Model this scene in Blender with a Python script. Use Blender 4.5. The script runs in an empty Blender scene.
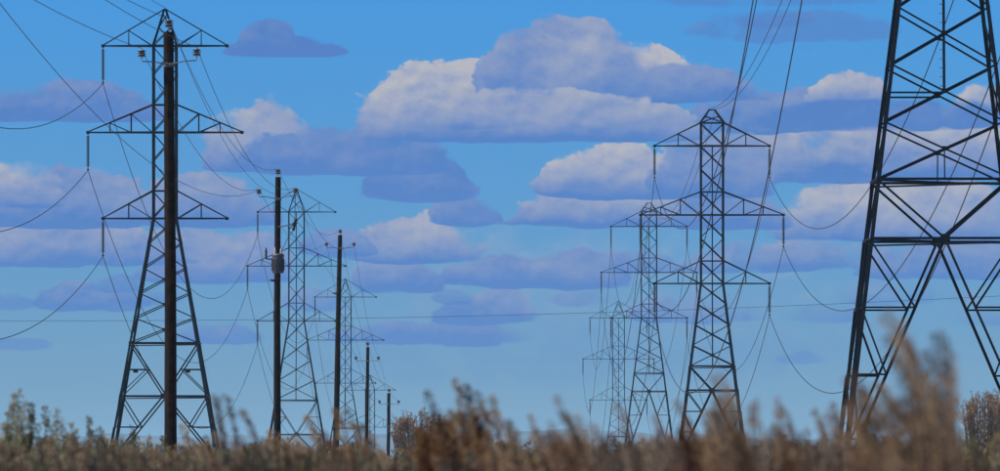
import bpy, math, random
from mathutils import Vector, Matrix
random.seed(7)
sc = bpy.context.scene
col = sc.collection

# ------------------------------------------------------------------ camera
F = 8144.0            # focal length in photograph pixels (1000 px wide frame)
HY = 450.0            # photograph row of the horizon
CZ = 1.4              # eye height
cam_d = bpy.data.cameras.new('camera'); cam = bpy.data.objects.new('camera', cam_d)
col.objects.link(cam); sc.camera = cam
cam_d.sensor_width = 36.0; cam_d.lens = 36.0 * F / 1000.0
cam_d.shift_y = (HY - 235.5) / 1000.0
cam.location = (0, 0, CZ); cam.rotation_euler = (math.radians(90), 0, 0)
cam_d.clip_start = 0.5; cam_d.clip_end = 60000
cam_d.dof.use_dof = True; cam_d.dof.focus_distance = 700.0; cam_d.dof.aperture_fstop = 13.0

# ------------------------------------------------------------------ light
SUN_AZ = math.radians(-100)     # left of the view axis, clockwise from +Y
SUN_EL = math.radians(46)
sun_d = bpy.data.lights.new('sun', 'SUN'); sun = bpy.data.objects.new('sun', sun_d); col.objects.link(sun)
sun_d.energy = 5.0; sun_d.angle = math.radians(0.5); sun_d.color = (1.0, 0.90, 0.77)
sdir = Vector((math.sin(SUN_AZ) * math.cos(SUN_EL), math.cos(SUN_AZ) * math.cos(SUN_EL), math.sin(SUN_EL)))
sun.rotation_euler = sdir.to_track_quat('Z', 'Y').to_euler()
sc.view_settings.view_transform = 'Standard'; sc.view_settings.look = 'None'
sc.view_settings.gamma = 1.0; sc.view_settings.use_curve_mapping = False
sc.view_settings.exposure = 0.0
EXPO = 2 ** sc.view_settings.exposure
sc.cycles.use_denoising = True
sc.cycles.max_bounces = 5
sc.cycles.volume_bounces = 1
sc.cycles.transparent_max_bounces = 4

def lin(r, g, b):
    f = lambda c: c / 12.92 if c <= 0.04045 else ((c + 0.055) / 1.055) ** 2.4
    return (f(r / 255), f(g / 255), f(b / 255))

# ------------------------------------------------------------------ world: clear sky with cumulus
world = bpy.data.worlds.new('World'); sc.world = world; world.use_nodes = True
nt = world.node_tree; N = nt.nodes; LK = nt.links; N.clear()
WS = 0.068
def sock(node, i, v):
    if v is None: return
    if hasattr(v, 'is_output'): LK.new(v, node.inputs[i])
    else: node.inputs[i].default_value = v
def M(op, a, b=None, c=None, clamp=False):
    n = N.new('ShaderNodeMath'); n.operation = op; n.use_clamp = clamp
    sock(n, 0, a); sock(n, 1, b); sock(n, 2, c); return n.outputs[0]
def V(op, a, b=None, c=None):
    n = N.new('ShaderNodeVectorMath'); n.operation = op
    sock(n, 0, a); sock(n, 1, b); sock(n, 2, c)
    return n.outputs['Value'] if op in ('DOT_PRODUCT', 'LENGTH') else n.outputs[0]
def SEP(v):
    n = N.new('ShaderNodeSeparateXYZ'); sock(n, 0, v); return n.outputs
def COMB(x, y, z):
    n = N.new('ShaderNodeCombineXYZ'); sock(n, 0, x); sock(n, 1, y); sock(n, 2, z); return n.outputs[0]
def SS(x, a, b, lo=0.0, hi=1.0):
    n = N.new('ShaderNodeMapRange'); n.interpolation_type = 'SMOOTHSTEP'
    sock(n, 0, x); sock(n, 1, a); sock(n, 2, b); sock(n, 3, lo); sock(n, 4, hi); return n.outputs[0]
def MIX(f, a, b):
    n = N.new('ShaderNodeMix'); n.data_type = 'RGBA'; n.clamp_factor = True
    sock(n, 0, f); sock(n, 6, a); sock(n, 7, b); return n.outputs[2]
def NOISE(vec, scale, detail, rough, dims='2D'):
    n = N.new('ShaderNodeTexNoise'); n.noise_dimensions = dims
    LK.new(vec, n.inputs['Vector']); n.inputs['Scale'].default_value = scale
    n.inputs['Detail'].default_value = detail; n.inputs['Roughness'].default_value = rough
    return n
def VORO(vec, scale, detail, rough):
    n = N.new('ShaderNodeTexVoronoi'); n.voronoi_dimensions = '2D'; n.feature = 'F1'
    LK.new(vec, n.inputs['Vector']); n.inputs['Scale'].default_value = scale
    n.inputs['Detail'].default_value = detail; n.inputs['Roughness'].default_value = rough
    n.normalize = True
    return n
tc = N.new('ShaderNodeTexCoord'); D = tc.outputs['Generated']
dx_, dy_, dz_ = SEP(D)[:3]
# Nishita sky
sky = N.new('ShaderNodeTexSky'); sky.sky_type = 'NISHITA'; sky.sun_disc = False
sky.sun_elevation = SUN_EL; sky.sun_rotation = SUN_AZ
sky.altitude = 0; sky.air_density = 0.6; sky.dust_density = 0.0; sky.ozone_density = 8.0
zz = M('MULTIPLY_ADD', M('MAXIMUM', dz_, 0.0), 1.0, 0.026)
LK.new(V('NORMALIZE', COMB(dx_, dy_, zz)), sky.inputs['Vector'])
# very clear, dry air: the blue deepens within the first few degrees above the horizon
grade = MIX(M('MULTIPLY', dz_, 1 / 0.056, clamp=True), (0.83, 0.90, 0.945, 1), (0.47, 1.25, 1.68, 1))
sky_rgb = V('MULTIPLY', sky.outputs[0], grade)
# angular coordinates, in photograph pixels
az = M('ARCTAN2', dx_, dy_); el = M('ARCSINE', dz_)
X = M('MULTIPLY_ADD', az, F, 500.0); Yp = M('MULTIPLY_ADD', el, -F, HY)
P = COMB(X, Yp, 0.0)
w = NOISE(P, 1 / 70.0, 3.0, 0.5)
warp = V('MULTIPLY', V('SUBTRACT', w.outputs['Color'], (0.5, 0.5, 0.5)), (24.0, 7.0, 0.0))
Pw = V('ADD', P, warp)
def billow(vec):
    sv = V('MULTIPLY', vec, (0.8, 1.15, 0.0))
    a = NOISE(sv, 1 / 46.0, 5.0, 0.56).outputs[0]
    b = VORO(sv, 1 / 30.0, 1.0, 0.55).outputs['Distance']
    c = VORO(sv, 1 / 11.0, 1.0, 0.6).outputs['Distance']
    return M('MULTIPLY_ADD', c, -0.55, M('MULTIPLY_ADD', b, -0.75, M('MULTIPLY_ADD', a, 2.1, -0.50)))
Nz = billow(Pw)
Nz2 = billow(V('ADD', Pw, (-5.0, -8.0, 0.0)))
relief = M('MULTIPLY', M('SUBTRACT', Nz, Nz2), 0.45)
soft_n = NOISE(P, 1 / 90.0, 4.0, 0.55).outputs[0]
K = 1.0 / (WS * EXPO)
def disp(r, g, b):
    c = lin(r, g, b); return (c[0] * K, c[1] * K, c[2] * K, 1)
C_SH = disp(82, 127, 197); C_LT = disp(184, 184, 193)
# clouds over the rest of the sky, away from the part the photograph shows
gen = NOISE(V('MULTIPLY', D, (1.0, 1.0, 2.6)), 7.0, 5.0, 0.58, '3D').outputs[0]
far_m = M('MAXIMUM', SS(M('ABSOLUTE', M('SUBTRACT', X, 500.0)), 540.0, 640.0), SS(Yp, -20.0, -140.0))
gm = M('MULTIPLY', M('MULTIPLY', SS(gen, 0.50, 0.60), far_m), SS(dz_, 0.0, 0.01))
outer_rgb = MIX(gm, sky_rgb, MIX(SS(gen, 0.50, 0.72), C_LT, C_SH))
near_m = M('SUBTRACT', 1.0, far_m)
nz_amp = {}; nz_q = {}
edge_q = SS(NOISE(P, 1 / 55.0, 2.0, 0.5).outputs[0], 0.36, 0.64, 0.5, 1.9)
def amped(amp):
    if amp not in nz_amp: nz_amp[amp] = M('MULTIPLY_ADD', Nz, -amp, -1.0)      # -(1 + amp * noise)
    return nz_amp[amp]
shade_n = M('MULTIPLY_ADD', soft_n, 0.75, M('MULTIPLY_ADD', relief, 1.0, -0.36))
xw, yw, _z = SEP(Pw)[:3]
def cloud(A, S, cx, by, rx, h, lit, hb=6.0, amp=0.62, soft=0.26, op=1.0):
    dx = M('MULTIPLY_ADD', xw, 1 / rx, -cx / rx)
    dy = M('MULTIPLY_ADD', yw, -1 / h, by / h)
    m = M('MAXIMUM', dy, M('MULTIPLY', dy, -h / hb))
    ng = M('MULTIPLY_ADD', dx, dx, M('MULTIPLY_ADD', m, m, amped(amp)))         # below 0 inside
    if soft not in nz_q: nz_q[soft] = M('MULTIPLY', edge_q, -1 / soft)
    al = M('MULTIPLY', ng, nz_q[soft], clamp=True)
    if op < 1: al = M('MULTIPLY', al, op)
    s = M('MULTIPLY_ADD', dy, M('MULTIPLY_ADD', dy, -0.95 * lit, 1.75 * lit), -0.04 + 0.14 * lit)
    if S is None: return al, s
    A2 = M('MULTIPLY_ADD', M('SUBTRACT', 1.0, A), al, A)
    n = N.new('ShaderNodeMix'); n.data_type = 'FLOAT'; n.clamp_factor = False
    sock(n, 0, M('DIVIDE', al, M('MAXIMUM', A2, 1e-4))); sock(n, 2, S); sock(n, 3, s)
    return A2, n.outputs[0]
# cx, base row, half width, height, lit, extra
CLOUDS = [
 # pale veil low in the middle
 (560, 345, 330, 120, 0.85, dict(op=0.30, soft=0.9, amp=0.6, hb=50)),
 # faint high wisps, upper right
 (800, 32, 110, 20, 0.05, dict(hb=12, op=0.6, soft=0.7, amp=0.8)), (770, 22, 40, 14, 0.05, dict(op=0.5, soft=0.6)),
 (760, 2, 150, 10, 0.10, dict(hb=6, op=0.55, soft=0.9)),
 # low thin bands
 (800, 360, 26, 9, 0.05, dict(op=0.5, soft=0.8)), (15, 345, 40, 8, 0.05, dict(op=0.6, soft=0.8)),
 (820, 318, 42, 16, 0.10, dict(op=0.55, soft=0.7)), (980, 322, 50, 34, 0.45, dict(op=0.55, soft=0.8)),
 (392, 339, 60, 18, 0.20, dict(op=0.9, soft=0.4, amp=0.8)), (470, 340, 60, 22, 0.22, dict(op=0.9, soft=0.4, amp=0.8)), (502, 318, 36, 34, 0.35, dict(op=0.95, soft=0.3, amp=0.8)), (466, 319, 36, 16, 0.2, dict(op=0.9, soft=0.4, amp=0.8)),
 (225, 340, 48, 18, 0.15, dict(op=0.8, soft=0.5)), (72, 306, 36, 24, 0.25, dict(op=0.85, soft=0.4, amp=0.85)), (108, 306, 44, 18, 0.2, dict(op=0.8, soft=0.4, amp=0.85)),
 (700, 318, 75, 30, 0.25, dict(op=0.75, soft=0.6)), (900, 300, 70, 22, 0.25, dict(op=0.45, soft=0.8)),
 (575, 284, 58, 34, 0.30, dict(soft=0.3, amp=0.8)), (518, 283, 40, 26, 0.28, dict(soft=0.3, amp=0.8)), (474, 281, 34, 26, 0.30, dict(soft=0.3, amp=0.85)),
 (392, 287, 40, 30, 0.3, dict(op=0.95, soft=0.35, amp=0.8)), (420, 289, 26, 18, 0.2, dict(op=0.9, soft=0.4, amp=0.8)), (318, 306, 40, 20, 0.2, dict(op=0.6, soft=0.6)),
 (735, 268, 60, 26, 0.25, dict(op=0.7, soft=0.6)), (812, 266, 60, 36, 0.45, dict(op=0.85, soft=0.5)),
 (940, 275, 90, 40, 0.35, dict(op=0.85, soft=0.5)),
 (640, 268, 45, 16, 0.15, dict(op=0.55, soft=0.6)),
 (115, 288, 34, 14, 0.1, dict(op=0.7, soft=0.5)), (150, 300, 40, 12, 0.15, dict(op=0.6, soft=0.6)), (585, 300, 40, 12, 0.05, dict(op=0.5, soft=0.6)), (455, 300, 22, 10, 0.05, dict(op=0.5, soft=0.6)), (5, 305, 30, 12, 0.1, dict(op=0.6, soft=0.6)),
 # left middle
 (215, 278, 85, 50, 0.45, dict(op=0.95)), (60, 262, 130, 46, 0.55, dict(op=0.95)),
 (412, 258, 70, 46, 0.66, dict(soft=0.25, amp=0.5)), (335, 252, 40, 24, 0.3, dict(op=0.9)),
 (60, 224, 95, 58, 0.35, dict()), (20, 204, 44, 44, 0.95, dict(op=0.9, soft=0.5)),
 (205, 222, 75, 48, 0.45, dict(op=0.95)),
 (468, 219, 38, 24, 0.18, dict(op=0.9)),
 # right bank
 (900, 236, 150, 62, 0.80, dict(soft=0.35)),
 (835, 178, 190, 30, 0.25, dict(op=0.9)),
 (900, 172, 150, 66, 0.78, dict()), (820, 165, 50, 50, 0.8, dict(op=0.7, soft=0.7)),
 (770, 128, 90, 40, 0.25, dict(op=0.9)),
 (850, 104, 46, 30, 1.0, dict(op=0.95)), (985, 112, 44, 26, 0.9, dict(op=0.9)),
 (890, 122, 150, 24, 0.05, dict(hb=10, amp=0.25, soft=0.5)),
 # middle
 (620, 222, 112, 36, 0.72, dict(soft=0.18)), (735, 225, 60, 40, 0.3, dict()),
 (625, 194, 86, 52, 0.85, dict(soft=0.16)), (715, 192, 70, 60, 0.3, dict(op=0.95)),
 (420, 196, 58, 36, 0.12, dict(op=0.95)),
 (262, 168, 64, 62, 0.62, dict()), (335, 170, 105, 46, 0.14, dict()),
 # big cloud
 (650, 96, 46, 52, 0.95, dict()),
 (425, 130, 76, 66, 0.95, dict(soft=0.14)), (400, 128, 50, 58, 0.95, dict(op=0.7, soft=0.14)), (470, 112, 48, 50, 1.0, dict(soft=0.14)),
 (560, 96, 86, 78, 0.45, dict(amp=0.5, soft=0.12)), (565, 100, 60, 70, 0.75, dict(op=0.5, soft=0.9)),
 (670, 98, 100, 34, 0.32, dict(amp=0.45)),
 (530, 138, 176, 48, 0.62, dict(amp=0.45, soft=0.14)), (470, 124, 70, 40, 0.9, dict(op=0.4, soft=1.0)),
 # left band, small dark cloud
 (70, 118, 105, 38, 0.22, dict(amp=0.4)), (285, 53, 64, 16, 0.04, dict(amp=0.4)), (264, 52, 32, 32, 0.10, dict(amp=0.4)),
]
def BG(color):
    n = N.new('ShaderNodeBackground'); n.inputs['Strength'].default_value = WS; LK.new(color, n.inputs['Color']); return n.outputs[0]
def strip(x0, x1):
    """one vertical strip of the cloudy sky as a node group of its own"""
    global N, LK, nz_amp, nz_q, xw, yw, Nz, edge_q
    keep = (N, LK, nz_amp, nz_q, xw, yw, Nz, edge_q)
    gt = bpy.data.node_groups.new('cloud_strip', 'ShaderNodeTree')
    ins = (('xw', xw), ('yw', yw), ('nz', Nz), ('shade', shade_n), ('near', near_m), ('sky', outer_rgb), ('edge', edge_q))
    for nm, _ in ins: gt.interface.new_socket(nm, in_out='INPUT', socket_type='NodeSocketColor' if nm == 'sky' else 'NodeSocketFloat')
    gt.interface.new_socket('bg', in_out='OUTPUT', socket_type='NodeSocketShader')
    N, LK = gt.nodes, gt.links; nz_amp = {}; nz_q = {}
    gi = N.new('NodeGroupInput'); go = N.new('NodeGroupOutput')
    xw, yw, Nz, sh_, ne_, sky_, edge_q = [gi.outputs[k] for k in range(7)]
    A, S = None, None
    for cx, by, rx, h, lit, kw in CLOUDS:
        if cx + rx * 1.35 + 20 < x0 or cx - rx * 1.35 - 20 > x1: continue
        A, S = cloud(A, S, cx, by, rx, h, lit, **kw)
    Ss = M('MULTIPLY_ADD', sh_, M('MULTIPLY_ADD', S, 0.9, 0.3), S, clamp=True)
    A = M('MULTIPLY', M('MULTIPLY', A, A), M('MULTIPLY_ADD', A, -2.0, 3.0))     # smoothstep
    LK.new(BG(MIX(M('MULTIPLY', A, ne_), sky_, MIX(Ss, C_SH, C_LT))), go.inputs[0])
    N, LK, nz_amp, nz_q, xw, yw, Nz, edge_q = keep
    gn = N.new('ShaderNodeGroup'); gn.node_tree = gt
    for k, (_, v) in enumerate(ins): LK.new(v, gn.inputs[k])
    return gn.outputs[0]
def MIXS(f, a, b):
    n = N.new('ShaderNodeMixShader'); LK.new(f, n.inputs[0]); LK.new(a, n.inputs[1]); LK.new(b, n.inputs[2]); return n.outputs[0]
cuts = [-160, 120, 250, 360, 470, 580, 700, 820, 1160]
def tree(i, j):
    if j - i == 1: return strip(cuts[i], cuts[j])
    k = (i + j) // 2
    return MIXS(M('GREATER_THAN', X, float(cuts[k])), tree(i, k), tree(k, j))
inside = M('MULTIPLY', M('LESS_THAN', M('ABSOLUTE', M('SUBTRACT', X, 500.0)), 645.0), M('MULTIPLY', M('GREATER_THAN', Yp, -145.0), M('LESS_THAN', Yp, 480.0)))
final = MIXS(inside, BG(outer_rgb), tree(0, len(cuts) - 1))
wo = N.new('ShaderNodeOutputWorld'); LK.new(final, wo.inputs['Surface'])
try:
    world.cycles.sampling_method = 'MANUAL'; world.cycles.sample_map_resolution = 512
except Exception: pass

# ------------------------------------------------------------------ helpers
def at(px, py, Y):
    return Vector(((px - 500.0) * Y / F, Y, CZ + (HY - py) * Y / F))
G_PTS = [(-500, 0), (0, 0), (750, 0), (1116, -1.0), (1412, -6.0), (1690, -12.0), (2300, -20.0), (3200, -23.0), (60000, -23.0)]
def ground_z(x, y):
    for (a, za), (b, zb) in zip(G_PTS, G_PTS[1:]):
        if y <= b:
            t = (y - a) / (b - a); t = t * t * (3 - 2 * t); return za + (zb - za) * t
    return -23.0
def tag(o, label=None, cat=None, group=None, kind=None):
    if label: o['label'] = label
    if cat: o['category'] = cat
    if group: o['group'] = group
    if kind: o['kind'] = kind
    return o
def mesh(name, v, f, mat, smooth=False):
    me = bpy.data.meshes.new(name); me.from_pydata(v, [], f); me.update()
    if mat: me.materials.append(mat)
    if smooth:
        for p in me.polygons: p.use_smooth = True
    return me
def obj(name, me, parent=None, loc=(0, 0, 0)):
    o = bpy.data.objects.new(name, me); col.objects.link(o); o.location = loc
    if parent: o.parent = parent
    return o
def empty(name, loc, rz=0.0):
    o = bpy.data.objects.new(name, None); col.objects.link(o); o.location = loc; o.rotation_euler = (0, 0, rz)
    o.empty_display_size = 0.3
    return o

def material(name, base, rough=0.8, metal=0.0, var=0.25, scale=3.0, bump=0.0, spec=0.3, detail=5.0, base2=None, trans=0.0, coord='Object'):
    m = bpy.data.materials.new(name); m.use_nodes = True; t = m.node_tree; n = t.nodes; l = t.links
    b = n['Principled BSDF']
    b.inputs['Roughness'].default_value = rough; b.inputs['Metallic'].default_value = metal
    b.inputs['Specular IOR Level'].default_value = spec
    c = n.new('ShaderNodeTexCoord'); z = n.new('ShaderNodeTexNoise')
    z.inputs['Scale'].default_value = scale; z.inputs['Detail'].default_value = detail
    l.new(c.outputs[coord], z.inputs['Vector'])
    r = n.new('ShaderNodeValToRGB'); l.new(z.outputs[0], r.inputs[0])
    b2 = base2 or [min(1, x * (1 + var)) for x in base]
    r.color_ramp.elements[0].position = 0.32; r.color_ramp.elements[1].position = 0.68
    r.color_ramp.elements[0].color = (*[x * (1 - var) for x in base], 1)
    r.color_ramp.elements[1].color = (*b2, 1)
    l.new(r.outputs[0], b.inputs['Base Color'])
    if bump:
        bp = n.new('ShaderNodeBump'); bp.inputs['Strength'].default_value = bump
        l.new(z.outputs[0], bp.inputs['Height']); l.new(bp.outputs[0], b.inputs['Normal'])
    if trans:
        tr = n.new('ShaderNodeBsdfTranslucent'); l.new(r.outputs[0], tr.inputs[0])
        mx = n.new('ShaderNodeMixShader'); mx.inputs[0].default_value = trans
        l.new(b.outputs[0], mx.inputs[1]); l.new(tr.outputs[0], mx.inputs[2])
        l.new(mx.outputs[0], n['Material Output'].inputs[0])
    return m
M_STEEL = material('weathered_steel', (0.009, 0.012, 0.022), 0.7, 0.0, 0.35, 1.2, spec=0.08)
M_INS = material('insulator_glaze', (0.035, 0.030, 0.030), 0.35, var=0.2)
M_PORC = material('grey_porcelain', (0.34, 0.36, 0.38), 0.3, var=0.1, spec=0.5)
M_DARK = material('dark_fitting', (0.02, 0.02, 0.022), 0.5, var=0.2)
M_WOOD = material('creosoted_wood', (0.016, 0.011, 0.009), 0.85, var=0.5, scale=6.0, bump=0.3, spec=0.15)
M_GALV = material('galvanised_arm', (0.09, 0.105, 0.13), 0.5, var=0.2)
M_TANK = material('grey_tank_paint', (0.075, 0.087, 0.102), 0.45, var=0.12, scale=4.0)
M_WIRE = material('weathered_conductor', (0.010, 0.016, 0.030), 0.6, var=0.1)
M_FOOT = material('concrete', (0.3, 0.29, 0.27), 0.9)

# ------------------------------------------------------------------ ground and far hills
def build_ground():
    ys = [-300, -60, 0, 10, 20, 40, 80, 150, 300, 500, 750] + list(range(850, 3300, 90)) + [3600, 4200, 5000, 6500, 8500, 11000, 15000, 20000, 28000, 40000]
    xs = [-14000, -9000, -5000, -2500, -1200, -700, -400, -250, -150, -100, -70, -50, -35, -25, -15, -8, 0, 8, 15, 25, 35, 50, 70, 100, 150, 250, 400, 700, 1200, 2500, 5000, 9000, 14000]
    v = [(x, y, ground_z(x, y) - 0.02) for y in ys for x in xs]
    n = len(xs); f = [(j * n + i, j * n + i + 1, (j + 1) * n + i + 1, (j + 1) * n + i) for j in range(len(ys) - 1) for i in range(n - 1)]
    m = material('dry_steppe_soil', (0.20, 0.165, 0.14), 0.95, var=0.3, scale=0.02, base2=(0.34, 0.29, 0.27), detail=12, bump=0.0)
    tag(obj('ground', mesh('ground', v, f, m, True)), 'dry brown steppe falling away to a far plain', kind='structure')
build_ground()
def build_hills():
    rnd = random.Random(3)
    m = material('far_hill_scrub', (0.045, 0.055, 0.08), 0.95, var=0.3, scale=0.003, base2=(0.18, 0.16, 0.16), detail=9)
    xs = [-3000 + 40 * i for i in range(151)]; rows = 12; v = []
    ph = [(rnd.uniform(0, 6.28), rnd.uniform(0.5, 1.0)) for _ in range(12)]
    for j in range(rows):
        t = j / (rows - 1); y = 13000 + 2600 * t
        prof = math.sin(min(1, t / 0.7) * math.pi / 2) if t < 0.7 else math.cos((t - 0.7) / 0.3 * math.pi / 2)
        for x in xs:
            h = 40
            for k, (p, a) in enumerate(ph):
                h += a * 12 / (1 + 0.45 * k) * math.sin(x * 0.0011 * (1.5 ** k) * 0.55 + p + 0.35 * t * k)
            v.append((x, y, -23.5 + max(2, h) * max(0.0, prof)))
    n = len(xs); f = [(j * n + i, j * n + i + 1, (j + 1) * n + i + 1, (j + 1) * n + i) for j in range(rows - 1) for i in range(n - 1)]
    tag(obj('hills', mesh('hills', v, f, m, True)), 'low blue hills along the far horizon', kind='structure')
build_hills()

# ------------------------------------------------------------------ lattice towers
def angle_unit():
    t = 0.16
    pr = [(-.5, -.5), (.5, -.5), (.5, -.5 + t), (-.5 + t, -.5 + t), (-.5 + t, .5), (-.5, .5)]
    v = [(x, y, 0) for x, y in pr] + [(x, y, 1) for x, y in pr]
    f = [(i, (i + 1) % 6, (i + 1) % 6 + 6, i + 6) for i in range(6)] + [(5, 4, 3, 0), (3, 2, 1, 0), (6, 9, 10, 11), (6, 7, 8, 9)]
    return mesh('angle_section', v, f, M_STEEL)
ANGLE = angle_unit()
def box_unit(mat, name):
    v = [(x, y, z) for z in (-.5, .5) for x, y in ((-.5, -.5), (.5, -.5), (.5, .5), (-.5, .5))]
    return mesh(name, v, [(3, 2, 1, 0), (4, 5, 6, 7), (0, 1, 5, 4), (1, 2, 6, 5), (2, 3, 7, 6), (3, 0, 4, 7)], mat)
def plate_unit():
    n = 8; c = 0.38
    pr = [(-.5, -c), (-c, -.5), (c, -.5), (.5, -c), (.5, c), (c, .5), (-c, .5), (-.5, c)]
    v = [(x, -.5, z) for x, z in pr] + [(x, .5, z) for x, z in pr]
    return mesh('gusset', v, [tuple(range(n - 1, -1, -1))[::-1], tuple(range(n, 2 * n))[::-1]] + [(i, i + n, (i + 1) % n + n, (i + 1) % n) for i in range(n)], M_STEEL)
PLATE = plate_unit()
BOLT = None
def lathe(name, prof, mat, seg=10, axis_off=(0, 0)):
    v = []; f = []
    for r, z in prof:
        for s in range(seg):
            a = 2 * math.pi * s / seg; v.append((axis_off[0] + r * math.cos(a), axis_off[1] + r * math.sin(a), z))
    for j in range(len(prof) - 1):
        for s in range(seg):
            f.append((j * seg + s, j * seg + (s + 1) % seg, (j + 1) * seg + (s + 1) % seg, (j + 1) * seg + s))
    f.append(tuple(range(seg))[::-1]); f.append(tuple(range((len(prof) - 1) * seg, len(prof) * seg)))
    return mesh(name, v, f, mat)
def insulator_mesh(L):
    pr = [(0.035, 0.0), (0.035, -0.18)]
    n = 17; a = -0.2; st = (L - 0.5) / n
    for k in range(n):
        z = a - k * st
        pr += [(0.05, z), (0.165, z - st * 0.35), (0.17, z - st * 0.5), (0.05, z - st * 0.7)]
    pr += [(0.04, -L + 0.26), (0.04, -L + 0.12), (0.11, -L + 0.1), (0.11, -L)]
    return lathe('insulator_string', pr, M_INS, 8)
INS = insulator_mesh(3.1)
BOLT_ME = box_unit(M_STEEL, 'step_bolt')

def strut(name, parent, p, q, w):
    p = Vector(p); q = Vector(q); d = q - p
    o = bpy.data.objects.new(name, ANGLE); col.objects.link(o); o.parent = parent
    rot = d.to_track_quat('Z', 'Y').to_matrix().to_4x4()
    o.matrix_local = Matrix.Translation(p) @ rot @ Matrix.Diagonal((w, w, d.length, 1))
    return o
def leg_mesh(pts, w, sx, sy):
    t = 0.16 * w
    pr = [(0, 0), (-sx * w, 0), (-sx * w, -sy * t), (-sx * t, -sy * t), (-sx * t, -sy * w), (0, -sy * w)]
    v = [(p[0] + a, p[1] + b, p[2]) for p in pts for a, b in pr]; f = []
    for j in range(len(pts) - 1):
        for i in range(6): f.append((j * 6 + i, j * 6 + (i + 1) % 6, (j + 1) * 6 + (i + 1) % 6, (j + 1) * 6 + i))
    k = (len(pts) - 1) * 6
    f += [(0, 1, 2, 3), (0, 3, 4, 5), (k + 3, k + 2, k + 1, k), (k + 5, k + 4, k + 3, k)]
    me = mesh('leg', v, f, M_STEEL)
    return me

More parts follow.
